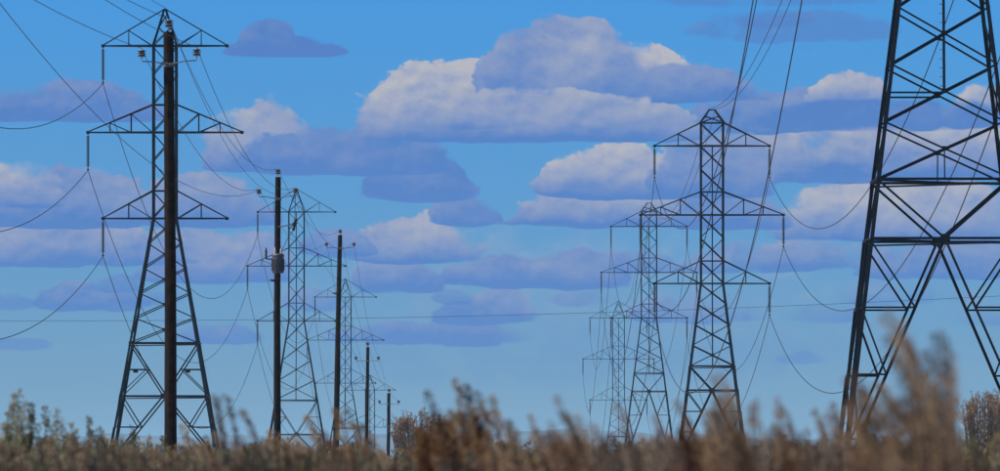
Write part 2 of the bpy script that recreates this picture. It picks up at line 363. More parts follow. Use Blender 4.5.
def tower(label, px, Y, y, half_px, slope, spans_px, kind, n_taper, ins_sides, steps=False, rz=0.0, wmul=1.0):
    """y: photograph rows of the levels; returns world wire points per (arm, side) and the shield point(s)."""
    s = Y / F; x0 = (px - 500) * s; g = ground_z(x0, Y)
    T = empty('lattice_tower', (x0, Y, g), rz); tag(T, label, 'pylon', 'steel lattice pylons')
    z = {k: CZ + (HY - r) * s - g for k, r in y.items()}
    h = half_px * s
    def H(zz): return h + max(0.0, z['a3'] - zz) * slope
    LW, CW, BW = 0.20 * wmul, 0.13 * wmul, 0.095 * wmul
    top_shaft = z['a1'] if kind == 'L' else z['u1']
    lv = []
    n_sh = 6 if kind == 'L' else 5
    # shaft levels
    if kind == 'R': lv.append(z['u1'])
    m = [z['a1'], 0.5 * (z['a1'] + z['u2']), z['u2'], z['a2'], 0.5 * (z['a2'] + z['u3']), z['u3'], z['a3']]
    lv += m
    for k in range(1, n_taper + 1): lv.append(z['a3'] + (z['v'] - z['a3']) * k / n_taper)
    corners = [(-1, -1), (1, -1), (1, 1), (-1, 1)]
    def C(c, zz): return Vector((c[0] * H(zz), c[1] * H(zz), zz))
    base_z = -0.15
    for c in corners:
        obj('leg', leg_mesh([C(c, base_z), C(c, z['v']), C(c, z['a3']), C(c, top_shaft)], LW, *c), T)
        o = obj('footing', lathe('footing', [(0.45, -0.6), (0.45, 0.12), (0.38, 0.2)], M_FOOT, 10), T, C(c, 0.0))
    faces = [(corners[i], corners[(i + 1) % 4]) for i in range(4)]
    hz = {z['a1'], z['a2'], z['a3'], z['u2'], z['u3'], z['v'], z['k']}
    if kind == 'R': hz.add(z['u1'])
    for fi, (a, b) in enumerate(faces):
        nrm = Vector((a[0] + b[0], a[1] + b[1], 0)) * 0.5
        off = nrm * 0.012
        for zt, zb in zip(lv, lv[1:]):
            strut('diagonal_brace', T, C(a, zt) - off * 3, C(b, zb) - off * 3, BW)
            strut('diagonal_brace', T, C(b, zt) - off * 9, C(a, zb) - off * 9, BW)
        for zz in sorted(hz, reverse=True):
            strut('horizontal_brace', T, C(a, zz) - off, C(b, zz) - off, CW if zz in (z['v'], z['k'], z['a1'], z['a2'], z['a3']) else BW)
        # V, inverted V and the redundant bracing of the body
        kc = (C(a, z['k']) + C(b, z['k'])) * 0.5
        for c in (a, b):
            strut('diagonal_brace', T, C(c, z['v']) - off * 2, kc - off * 2, CW * 0.9)
            foot = C(c, 0.15)
            strut('diagonal_brace', T, kc - off * 2, foot - off * 2, CW)
            # V redundant
            zm = z['v'] + (z['k'] - z['v']) * 0.5; pm = (C(c, z['v']) + kc) * 0.5
            if kind == 'L':
                strut('horizontal_brace', T, C(c, zm), pm, BW * 0.8)
                strut('diagonal_brace', T, C(c, z['k'] + 0.1), pm, BW * 0.8)
            fr = [0.29, 0.57, 0.84] if kind != 'L' else [0.45, 0.9]
            zp = z['k']
            for t in fr:
                zz = z['k'] + (0.15 - z['k']) * t; pt = kc + (foot - kc) * t
                strut('horizontal_brace', T, C(c, zz), pt, BW)
                strut('diagonal_brace', T, C(c, zp - 0.05), pt, BW)
                zp = zz
        g_ = obj('gusset_plate', PLATE, T, kc + nrm * 0.03)
        g_.scale = (0.45, 0.03, 0.4) if abs(nrm.y) > 0.5 else (0.03, 0.75, 0.6)
        if abs(nrm.x) > 0.5: g_.scale = (0.45, 0.03, 0.4); g_.rotation_euler = (0, 0, math.pi / 2)
        for zt, zb in zip(lv[-n_taper - 1:], lv[-n_taper:]):
            # crossing plates on the tapered panels
            ha, hb_ = H(zt), H(zb); zx = zt + (zb - zt) * ha / (ha + hb_)
            g2 = obj('gusset_plate', PLATE, T, (C(a, zx) + C(b, zx)) * 0.5)
            g2.scale = (0.24 * wmul, 0.03, 0.24 * wmul); g2.rotation_euler = (0, 0, math.pi / 2 if abs(nrm.x) > 0.5 else 0)
    # plan bracing at the two lower levels
    for zz in (z['v'], z['k']):
        strut('diagonal_brace', T, C(corners[0], zz - 0.06), C(corners[2], zz - 0.06), BW)
        strut('diagonal_brace', T, C(corners[1], zz - 0.18), C(corners[3], zz - 0.18), BW)
    # climbing rail down the middle of the near face
    zl0, zl1 = lv[-1] - 0.0, z['a1']
    if kind == 'R1':
        zl0 = 0.5 * (lv[-3] + lv[-2])
        for e in (-1, 1):
            zx = zl0; strut('horizontal_brace', T, (-H(zx), e * H(zx), zx), (0, e * H(zx), zx), BW)
            zx = 0.5 * (lv[-2] + lv[-1]); strut('hanger', T, (0, e * H(zx), zx), (0, e * H(z['v']), z['v']), BW * 0.7)
    if kind != 'L' or Y > 1000:
        strut('climbing_rail', T, (0, -H(zl0) - 0.05, zl0), (0, -H(z['a3']) - 0.05, z['a3']), 0.12)
        strut('climbing_rail', T, (0, -h - 0.05, z['a3']), (0, -h - 0.05, zl1), 0.12)
    # peak
    pk = z['pk']
    tipw = 0.06 if kind == 'L' else 0.28
    for c in corners:
        strut('peak_leg', T, C(c, top_shaft), (c[0] * tipw, c[1] * 0.06, pk), CW * 1.1)
    for fi, (a, b) in enumerate(faces):
        for t0, t1 in ((0.0, 0.5), (0.5, 0.85)):
            if kind != 'L' and t0 > 0: continue
            A = C(a, top_shaft); B = C(b, top_shaft); top = Vector((0, 0, pk))
            A0 = A.lerp(top, t0); B1 = B.lerp(top, t1); B0 = B.lerp(top, t0); A1 = A.lerp(top, t1)
            strut('peak_brace', T, A0, B1, BW * 0.8); strut('peak_brace', T, B0, A1, BW * 0.8)
    if kind != 'L': strut('peak_brace', T, (-0.35, 0, pk), (0.35, 0, pk), CW)
    # crossarms
    wires = {}
    ro = Matrix.Rotation(rz, 3, 'Z')
    for ai, (zk, uk) in enumerate((('a1', 'u1'), ('a2', 'u2'), ('a3', 'u3'))):
        sp = spans_px[ai] * s
        for side in (-1, 1):
            tip = Vector((side * sp, 0, z[zk]))
            lo = [Vector((side * h, e * h, z[zk])) for e in (-1, 1)]
            if ai == 0 and kind == 'L': hi = [Vector((0, e * 0.06, pk)) for e in (-1, 1)]
            else: hi = [Vector((side * h, e * h, z[uk])) for e in (-1, 1)]
            arm = empty('crossarm', (0, 0, 0)); arm.parent = T
            for e in (0, 1):
                strut('lower_chord', arm, lo[e], tip + Vector((0, (e - .5) * 0.12, 0)), CW)
                strut('upper_chord', arm, hi[e], tip + Vector((0, (e - .5) * 0.12, 0.06)), BW * 1.05)
                fr = [0.48] if ai != 1 else [0.33, 0.66]
                prev = lo[e]
                for t in fr:
                    fl = lo[e].lerp(tip, t)
                    if ai == 0 and kind == 'L':
                        tt = (side * fl.x) / sp; fu = hi[e].lerp(tip, tt)
                    else: fu = hi[e].lerp(tip, t)
                    strut('arm_strut', arm, fl, fu, BW * 0.75)
                    strut('arm_strut', arm, prev, fu, BW * 0.75)
                    prev = fl
            for t in [0.48] if ai != 1 else [0.33, 0.66]:
                strut('arm_strut', arm, lo[0].lerp(tip, t), lo[1].lerp(tip, t), BW * 0.75)
            tp = obj('tip_plate', PLATE, arm, tip); tp.scale = (0.30, 0.10, 0.26)
            if side in ins_sides:
                obj('insulator_string', INS, T, tip + Vector((0, 0, -0.10)))
                wires[(ai, side)] = Vector((x0, Y, g)) + ro @ (tip + Vector((0, 0, -3.22)))
    if steps:
        a = (-1, -1); zz = 2.2; k = 0
        while zz < top_shaft:
            p = C(a, zz); b = obj('step_bolt', BOLT_ME, T, p + Vector((-0.08, 0.02, 0)))
            b.scale = (0.20, 0.022, 0.022); zz += 0.42; k += 1
        zz = zl0 + 0.3
        while zz < z['a1']:
            b = obj('step_bolt', BOLT_ME, T, (-0.12, -H(zz) - 0.05, zz)); b.scale = (0.18, 0.022, 0.022); zz += 0.42
    wires['pk'] = [Vector((x0, Y, g)) + ro @ Vector((e, 0, pk + 0.1)) for e in ((0,) if kind == 'L' else (-0.33, 0.33))]
    return T, wires

TW = {}
TW['L1'] = tower('tall pylon right behind the nearest wooden pole, left of the photo', 165, 692,
    dict(pk=9, a1=46, u1=9, u2=105, a2=132.5, u3=191, a3=218.5, v=343, k=396), 12.5, 0.175, (62, 77, 62), 'L', 5, (-1,), wmul=0.95)
TW['L2'] = tower('pylon behind the pole that carries the grey transformer', 296.5, 1116,
    dict(pk=189, a1=212, u1=189, u2=248, a2=266, u3=303, a3=321, v=400, k=434), 8.2, 0.165, (38.8, 49, 39), 'L', 4, (-1,), wmul=0.72)
TW['L3'] = tower('hazy pylon behind the leaning third wooden pole', 345.5, 1412,
    dict(pk=279, a1=297, u1=279, u2=326, a2=340, u3=369, a3=383, v=428, k=445), 6.0, 0.165, (30.5, 38, 30), 'L', 3, (-1,), wmul=0.68)
TW['L4'] = tower('most distant pylon of the left row, only its arms above the brush', 370, 1690,
    dict(pk=375, a1=390, u1=375, u2=415, a2=427, u3=448, a3=460, v=490, k=505), 5.0, 0.165, (25, 31, 25), 'L', 3, (-1,), wmul=0.75)
TW['R1'] = tower('huge close pylon cut off by the right edge of the photo', 941, 378,
    dict(pk=-520, u1=-488, a1=-443, u2=-348, a2=-300, u3=-206, a3=-163, v=181, k=240), 25.1, 0.122, (123, 153, 123), 'R1', 6, (-1, 1), steps=True, wmul=0.9)
TW['R2'] = tower('dark pylon standing clear of the others right of the middle', 712, 814,
    dict(pk=110, u1=123, a1=146, u2=192, a2=215, u3=261, a3=283.5, v=366, k=390), 12.0, 0.127, (57.5, 71.5, 57.5), 'R', 4, (-1, 1), wmul=0.95)
TW['R3'] = tower('paler pylon just left of the dark clear-standing one', 649, 1214,
    dict(pk=203, u1=211.5, a1=226.5, u2=258, a2=272.5, u3=304, a3=318, v=373, k=391), 8.1, 0.127, (38, 47.7, 38), 'R', 4, (-1, 1), wmul=0.7)
TW['R4'] = tower('smallest and palest pylon of the right row, pointed top', 618.5, 1662,
    dict(pk=301, u1=301, a1=318, u2=346, a2=359, u3=387, a3=400, v=436, k=450), 6.3, 0.127, (28.5, 35.5, 28.5), 'L', 3, (-1, 1), wmul=0.66)

# ------------------------------------------------------------------ wires
def tube(name, pts, r, mat, seg=5):
    v = []; f = []
    for i, p in enumerate(pts):
        d = (pts[min(i + 1, len(pts) - 1)] - pts[max(i - 1, 0)]).normalized()
        a = d.cross(Vector((0, 0, 1)))
        a = Vector((1, 0, 0)) if a.length < 1e-4 else a.normalized()
        b = a.cross(d)
        for s in range(seg):
            t = 2 * math.pi * s / seg; q = p + a * (r * math.cos(t)) + b * (r * math.sin(t)); v.append(tuple(q))
    for i in range(len(pts) - 1):
        for s in range(seg): f.append((i * seg + s, i * seg + (s + 1) % seg, (i + 1) * seg + (s + 1) % seg, (i + 1) * seg + s))
    f.append(tuple(range(seg))[::-1]); n = (len(pts) - 1) * seg; f.append(tuple(range(n, n + seg)))
    return mesh(name, v, f, mat, True)
def span(a, b, sag, n=40):
    return [a.lerp(b, i / n) - Vector((0, 0, 4 * sag * (i / n) * (1 - i / n))) for i in range(n + 1)]
def run(ends, sags):
    pts = []
    for (a, b), s in zip(zip(ends, ends[1:]), sags):
        p = span(a, b, s); pts += p if not pts else p[1:]
    return pts
def cable(name, ends, sags, r, label, group):
    pts = run(ends, sags); o = pts[0].copy()
    ob = obj(name, tube(name, [p - o for p in pts], r, M_WIRE), None, o); tag(ob, label, 'power line', group)
    return ob
lvl = ['top', 'middle', 'bottom']
for ai in range(3):
    for side in (-1, 1):
        e = [TW[k][1][(ai, side)] for k in ('R1', 'R2', 'R3', 'R4')]
        cable('conductor_wire', e, (14.2, 12.0, 12.0), 0.034,
              '%s conductor on the %s arms of the right row of pylons' % (lvl[ai], 'left' if side < 0 else 'right'), 'conductors of the right pylon row')
    e = [TW[k][1][(ai, -1)] for k in ('L1', 'L2', 'L3', 'L4')]
    near = e[0] + Vector((-3.0, -424, [10.0, 10.0, 10.0][ai]))
    cable('conductor_wire', [near] + e, (14.0, 13.0, 9.0, 8.0), 0.032,
          '%s conductor hung from the left arms of the left pylon row' % lvl[ai], 'conductors of the left pylon row')
for i in (0, 1):
    e = [TW[k][1]['pk'][i] for k in ('R1', 'R2', 'R3')] + [TW['R4'][1]['pk'][0]]
    cable('shield_wire', e, (7.0, 6.0, 6.0), 0.026, '%s thin shield wire over the peaks of the right pylons' % ('left', 'right')[i], 'shield wires of the right row')
e = [TW[k][1]['pk'][0] for k in ('L1', 'L2', 'L3', 'L4')]
cable('shield_wire', [e[0] + Vector((2.0, -424, 12))] + e, (7.0, 6.0, 4.0, 4.0), 0.024, 'thin shield wire over the peaks of the left pylons', None)
# thin line crossing the whole view far away
e = [at(-1400, 262, 1300), at(1900, 226, 1300)]
cable('crossing_wire', e, ((e[0].z + e[1].z) / 2 - at(250, 316, 1300).z + 0.6,), 0.03, 'faint level wire crossing the whole photo low in the sky', None)

# ------------------------------------------------------------------ wooden poles
PIN = lathe('pin_insulator', [(0.02, -0.10), (0.02, 0.0), (0.085, 0.0), (0.10, 0.03), (0.06, 0.06), (0.115, 0.075), (0.12, 0.105), (0.06, 0.14), (0.075, 0.16), (0.075, 0.21), (0.045, 0.235)], M_PORC, 12)
PIN_CAP = lathe('insulator_skirt', [(0.09, -0.012), (0.125, 0.0), (0.125, 0.02), (0.06, 0.04)], M_DARK, 12)
def pin(parent, p, sc_=1.0):
    o = obj('insulator', PIN, parent, p); o.scale = (sc_,) * 3
    for zz in (0.03, 0.10, 0.17):
        c = obj('skirt', PIN_CAP, o, (0, 0, zz))
    return o
def pole(label, px_top, py_top, px_bot, Y, d_top, d_bot, arm_py, l_ins, r_ins, sc_ins=1.0):
    top = at(px_top, py_top, Y); bot = at(px_bot, HY, Y); g = ground_z(bot.x, Y)
    T = empty('utility_pole', (bot.x, Y, g)); tag(T, label, 'utility pole', 'wooden poles of the small line')
    hgt = top.z - g; lean = top.x - bot.x; v = []; f = []; seg = 14; rows = 14
    rnd = random.Random(int(px_top))
    for j in range(rows + 1):
        t = j / rows; r = (d_bot + (d_top - d_bot) * t) / 2
        wob = 0.012 * math.sin(5 * t + px_top)
        for s in range(seg):
            a = 2 * math.pi * s / seg; rr = r * (1 + 0.03 * rnd.uniform(-1, 1))
            v.append((lean * t + wob + rr * math.cos(a), rr * math.sin(a), -0.3 + (hgt + 0.3) * t))
    for j in range(rows):
        for s in range(seg): f.append((j * seg + s, j * seg + (s + 1) % seg, (j + 1) * seg + (s + 1) % seg, (j + 1) * seg + s))
    f.append(tuple(range(rows * seg, rows * seg + seg)))
    obj('shaft', mesh('shaft', v, f, M_WOOD, False), T)
    def loc(px, py, dy=0.0):
        q = at(px, py, Y); return Vector((q.x - bot.x, dy, q.z - g))
    pts = {}
    ti = pin(T, loc(px_top, py_top) + Vector((0, 0, 0.10)), sc_ins * 0.8); pts['t'] = Vector((bot.x, Y, g)) + ti.location + Vector((0, 0, 0.2))
    ct = loc(px_top, arm_py, -d_top / 2 - 0.02)
    for k, q in (('l', l_ins), ('r', r_ins)):
        p = loc(q[0], q[1], -d_top / 2 - 0.02)
        arm = obj('arm_bracket', tube('arm_bracket', [ct, ct.lerp(p, 0.55) - Vector((0, 0, 0.03)), p - Vector((0, 0, 0.10))], 0.013, M_GALV, 8), T)
        o = pin(T, p, sc_ins * 0.75); pts[k] = Vector((bot.x, Y, g)) + o.location + Vector((0, 0, 0.2))
    obj('arm_clamp', lathe('arm_clamp', [(d_top / 2 + 0.02, -0.05), (d_top / 2 + 0.02, 0.05)], M_GALV, 14), T, loc(px_top, arm_py))
    return T, pts, loc
PP = []
PP.append(pole('nearest and tallest wooden pole, in front of the left pylon', 169, 32, 170.8, 188, 0.235, 0.30, 65, (142, 57.5), (197, 56.5)))
PP.append(pole('wooden pole with a grey transformer can', 278, 177, 276.8, 292, 0.205, 0.275, 199, (259, 194), (295.5, 193)))
PP.append(pole('leaning wooden pole, third from the left', 340.2, 235, 335, 428, 0.22, 0.34, 248.5, (326.5, 246), (354, 246)))
PP.append(pole('short wooden pole, fourth from the left', 367.6, 347, 366.5, 520, 0.20, 0.26, 361, (356, 359.5), (378.4, 359.5), 1.15))
PP.append(pole('shortest and farthest wooden pole, beside the grey bare shrub', 389, 393, 387.8, 600, 0.24, 0.27, 404, (379.6, 403), (398.6, 403), 1.15))
# transformer on the second pole
T2, pts2, loc2 = PP[1]
tr = obj('transformer', lathe('transformer_tank', [(0.18, 0.0), (0.205, 0.02), (0.205, 0.04), (0.212, 0.05), (0.212, 0.60), (0.222, 0.60), (0.222, 0.65), (0.20, 0.69), (0.10, 0.72)], M_TANK, 24), T2, loc2(278.3, 273.5, -0.38))
for k in range(9):
    a = math.radians(190 + 20 * k + 0); fin = obj('cooling_fin', box_unit(M_TANK, 'cooling_fin'), tr, (0.222 * math.cos(a), 0.222 * math.sin(a), 0.30)); fin.scale = (0.03, 0.02, 0.42); fin.rotation_euler = (0, 0, a)
for sx in (-0.11, 0.11):
    b = obj('bushing', lathe('bushing', [(0.03, 0), (0.05, 0.03), (0.03, 0.06), (0.05, 0.09), (0.03, 0.12), (0.045, 0.15), (0.02, 0.2), (0.015, 0.27)], M_PORC, 10), tr, (sx, 0.02, 0.68))
hb_ = obj('hanger_bracket', box_unit(M_GALV, 'hanger_bracket'), tr, (0, 0.25, 0.35)); hb_.scale = (0.12, 0.10, 0.5)
la = obj('surge_arrester', lathe('surge_arrester', [(0.03, 0), (0.03, 0.04), (0.055, 0.06), (0.03, 0.1), (0.055, 0.13), (0.03, 0.17), (0.055, 0.2), (0.03, 0.24), (0.055, 0.27), (0.03, 0.31), (0.02, 0.4)], M_DARK, 10), T2, loc2(266.2, 259, -0.2))
obj('arrester_bracket', tube('arrester_bracket', [loc2(266.2, 259, -0.2), loc2(270, 259.2, -0.2), loc2(277, 259, -0.12)], 0.025, M_DARK, 6), T2)
fc = obj('fuse_cutout', lathe('fuse_cutout', [(0.03, -0.25), (0.05, -0.22), (0.06, -0.16), (0.035, -0.12), (0.075, -0.06), (0.04, -0.02), (0.085, 0.04), (0.04, 0.08), (0.07, 0.14), (0.03, 0.2)], M_DARK, 10), T2, loc2(295, 224, -0.15)); fc.rotation_euler = (0, math.radians(14), 0)
obj('cutout_bracket', tube('cutout_bracket', [loc2(278, 227, -0.13), loc2(288, 225.5, -0.15), loc2(295, 223, -0.15)], 0.022, M_GALV, 6), T2)
obj('jumper_wire', tube('jumper_wire', span(loc2(295.5, 192, -0.12), loc2(295, 220, -0.15), 0.0, 4), 0.012, M_WIRE, 5), T2)
obj('jumper_wire', tube('jumper_wire', [loc2(294, 230, -0.15), loc2(288, 238, -0.3), loc2(284, 247, -0.38), loc2(281, 251, -0.38)], 0.012, M_WIRE, 5), T2)
obj('service_bracket', tube('service_bracket', [loc2(277, 281, -0.1), loc2(273, 280.5, -0.2), loc2(270, 280, -0.2)], 0.04, M_DARK, 6), T2)
T3, _, loc3 = PP[2]
obj('service_bracket', tube('service_bracket', [loc3(339, 293.5, -0.1), loc3(335, 293.3, -0.2), loc3(332.5, 293, -0.2)], 0.04, M_DARK, 6), T3)
for k, nm, n0 in (('l', 'left', at(0, 0, 1)), ('t', 'top', None), ('r', 'right', None)):
    e = [p[1][k] for p in PP]
    first = e[0] + (Vector((-3.6, -105, 1.2)) if k != 'r' else Vector((-3.2, -105, 1.2)))
    cable('line_wire', [first] + e, (0.9, 1.1, 1.1, 0.9, 0.7), 0.0075, '%s wire strung along the wooden poles' % nm, 'wires of the small line')
# one wire dropping in from the upper left to the transformer pole
cable('line_wire', [at(-70, -90, 120), pts2['l'] + Vector((0, -0.05, -0.06))], (1.6,), 0.0075, 'long wire slanting from the upper left corner to the transformer pole', None)
# small plates hung in the lower body of the left tower
for px in (138, 190):
    T = TW['L1'][0]; q = at(px, 371.5, 692)
    p = obj('hanging_plate', PLATE, T, (q.x - T.location.x, -4.6, q.z - T.location.z)); p.scale = (0.42, 0.05, 0.28)

# ------------------------------------------------------------------ brush
def plume(v, f, rnd, p0, p1, length, width, bits, bit, tn=None, tone=0.5):
    """small leaf-sized faces spread through a spindle around the end of a stalk"""
    d = (p1 - p0).normalized(); a = d.cross(Vector((0.3, 1, 0.1))).normalized(); b = a.cross(d)
    for i in range(bits):
        t = rnd.random() ** 0.8
        r = width * 0.5 * (0.10 + 1.05 * math.sin(math.pi * (1 - t) ** 0.75)) * math.sqrt(rnd.random())
        an = rnd.uniform(0, 2 * math.pi)
        c = p1 - d * (length * (1 - t)) + a * (r * math.cos(an)) + b * (r * math.sin(an))
        u = (d * rnd.uniform(0.5, 1.0) + a * (0.7 * math.cos(an)) + b * (0.7 * math.sin(an)) + Vector((rnd.uniform(-.3, .3), rnd.uniform(-.3, .3), rnd.uniform(-.2, .3)))).normalized()
        w = u.cross(Vector((rnd.uniform(-1, 1), rnd.uniform(-1, 1), rnd.uniform(-1, 1)))).normalized()
        L = bit * rnd.uniform(0.7, 1.6); W = bit * rnd.uniform(0.22, 0.42)
        k = len(v)
        v += [tuple(c - w * W * 0.6), tuple(c + u * L * 0.5 + w * W), tuple(c + u * L), tuple(c + u * L * 0.5 - w * W)]
        f.append((k, k + 1, k + 2, k + 3))
        if tn is not None: tn += [min(1.0, max(0.0, tone + rnd.uniform(-.22, .22)))] * 4
def stalk(v, f, pts, r0, r1):
    n = len(pts)
    for i, p in enumerate(pts):
        r = r0 + (r1 - r0) * i / (n - 1)
        for s in range(3):
            an = 2.094 * s; v.append((p.x + r * math.cos(an), p.y + r * math.sin(an), p.z))
    k = len(v) - 3 * n
    for i in range(n - 1):
        for s in range(3): f.append((k + i * 3 + s, k + i * 3 + (s + 1) % 3, k + (i + 1) * 3 + (s + 1) % 3, k + (i + 1) * 3 + s))
def bez(a, b, c, n=7):
    return [a * (1 - t) ** 2 + b * (2 * t * (1 - t)) + c * t ** 2 for t in [i / (n - 1) for i in range(n)]]
def toned(me, tn):
    a = me.attributes.new('tone', 'FLOAT', 'POINT'); a.data.foreach_set('value', tn); return me
def leafy(name, cols, trans=0.4):
    """dry foliage: tuft tone picks among the listed colours; dark brush tones also paint shaded gaps"""
    m = bpy.data.materials.new(name); m.use_nodes = True; n = m.node_tree.nodes; l = m.node_tree.links; b = n['Principled BSDF']
    b.inputs['Roughness'].default_value = 0.85; b.inputs['Specular IOR Level'].default_value = 0.15
    at_ = n.new('ShaderNodeAttribute'); at_.attribute_name = 'tone'
    r = n.new('ShaderNodeValToRGB'); l.new(at_.outputs['Fac'], r.inputs[0])
    el = r.color_ramp.elements
    while len(el) < len(cols): el.new(0.5)
    for i, c in enumerate(cols): el[i].position = i / (len(cols) - 1); el[i].color = (*c, 1)
    l.new(r.outputs[0], b.inputs['Base Color'])
    tr = n.new('ShaderNodeBsdfTranslucent'); l.new(r.outputs[0], tr.inputs[0])
    mx = n.new('ShaderNodeMixShader'); mx.inputs[0].default_value = trans
    l.new(b.outputs[0], mx.inputs[1]); l.new(tr.outputs[0], mx.inputs[2]); l.new(mx.outputs[0], n['Material Output'].inputs[0])
    return m
M_SAGE = leafy('sage_leaf', [(0.09, 0.10, 0.06), (0.20, 0.21, 0.13), (0.33, 0.33, 0.21), (0.44, 0.39, 0.23)])
M_RUST = leafy('rust_seedhead', [(0.07, 0.036, 0.018), (0.17, 0.078, 0.03), (0.29, 0.15, 0.06), (0.42, 0.28, 0.14)])
M_BROWN = leafy('brown_seedhead', [(0.10, 0.072, 0.044), (0.28, 0.165, 0.085), (0.43, 0.29, 0.165), (0.54, 0.42, 0.27)])
M_STRAW = leafy('straw_seedhead', [(0.22, 0.15, 0.09), (0.36, 0.26, 0.16), (0.48, 0.37, 0.24)])
M_OLIVE = leafy('olive_leaf', [(0.06, 0.062, 0.03), (0.14, 0.14, 0.065), (0.28, 0.26, 0.12), (0.40, 0.32, 0.17)])
M_MAUVE = leafy('mauve_seedhead', [(0.14, 0.105, 0.08), (0.30, 0.225, 0.17), (0.48, 0.38, 0.28)])
M_TWIG = material('bare_twig', (0.15, 0.12, 0.095), 0.9, var=0.35, scale=8.0, spec=0.1)
M_TWIG2 = material('grey_twig', (0.26, 0.235, 0.205), 0.9, var=0.35, scale=8.0, spec=0.1)
def shrub(label, tips, Y, mat, lean=0.0, fill=20, wpx=8, lpx=38, base_spread=0.16, fill_top=(20, 62), bits=105, depth=0.5, seed=1, twig=None, slant=0.30, arch=1.0, sprigs=1):
    rnd = random.Random(seed * 77 + int(Y))
    s = Y / F; xs = [t[0] for t in tips]; x_lo, x_hi = min(xs), max(xs); cx = 0.5 * (x_lo + x_hi) + lean
    b0 = at(cx, HY, Y); gz = ground_z(b0.x, Y); base = Vector((b0.x, Y, gz))
    T = empty('brush_shrub', base); tag(T, label, 'shrub', 'shrubs of the foreground brush')
    v = []; f = []; sv = []; sf = []; tn = []
    alltips = [(px, py, 1.0) for px, py in tips]
    def roof(px):   # lowest row allowed for the fill stalks: under the nearest tips
        best = 999
        for tx, ty in tips: best = min(best, ty + abs(px - tx) * 1.6)
        return best
    for i in range(int(fill * 1.55)):
        px = rnd.uniform(x_lo - 9, x_hi + 9); top = max(roof(px), 0) + rnd.uniform(*fill_top)
        alltips.append((px, min(top, 478), rnd.uniform(0.7, 1.0)))
    for px, py, k in alltips:
        Yt = Y + rnd.uniform(-depth, depth); tip = at(px, py, Yt) - base
        hgt = tip.z
        L = lpx * s * rnd.uniform(0.75, 1.3) * k; W = wpx * s * rnd.uniform(0.75, 1.2) * k
        sl = slant + rnd.uniform(-.16, .16)
        st = Vector((tip.x * base_spread * rnd.uniform(0.3, 1.4) + rnd.uniform(-.03, .03), (Yt - Y) * 0.4, 0))
        j1 = tip + Vector((sl * L * 0.95 * arch, rnd.uniform(-.1, .1) * L, -L * 1.02)); j2 = tip + Vector((sl * L * 0.62, 0, -L * 0.5))
        joint = j1 + Vector((sl * L * 0.25, 0, -L * 0.9))
        pts = bez(st, Vector((joint.x * 0.9 + st.x * 0.1, tip.y * 0.6, hgt * 0.5)), joint, 5) + [j1, j2, tip]
        stalk(sv, sf, pts, 0.005 + 0.00003 * Y, 0.0015 + 0.00002 * Y)
        tone = rnd.uniform(0, 0.3) if rnd.random() < 0.42 else rnd.uniform(0.5, 1.0); nb = int(bits * rnd.uniform(0.8, 1.2)); bt = max(0.006, 3.0 * s)
        # the seed head: spindle in two bends, then loose bits down the stalk
        plume(v, f, rnd, j2, tip, L * 0.62, W * 0.9, int(nb * 0.55), bt, tn, tone)
        plume(v, f, rnd, j1, j2 + (tip - j2) * 0.35, L * 0.72, W, int(nb * 0.6), bt, tn, tone)
        plume(v, f, rnd, joint, j1, L * 0.9, W * 0.8, int(nb * 0.35), bt, tn, tone * 0.8)
        for q in range(sprigs):
            c = pts[4].lerp(j1, rnd.random()); e = c + Vector((rnd.uniform(-1.2, 0.9) * wpx * s * 1.3, rnd.uniform(-1, 1) * wpx * s, L * rnd.uniform(0.25, 0.5)))
            stalk(sv, sf, [c, (c + e) * 0.5 + Vector((0, 0, -0.004)), e], 0.003 + 0.00002 * Y, 0.0015 + 0.00002 * Y)
            plume(v, f, rnd, c, e, L * 0.4, W * 0.5, nb // 5, bt, tn, tone)
    obj('foliage', toned(mesh('foliage', v, f, mat), tn), T)
    obj('stems', mesh('stems', sv, sf, twig or M_TWIG), T)
    return T
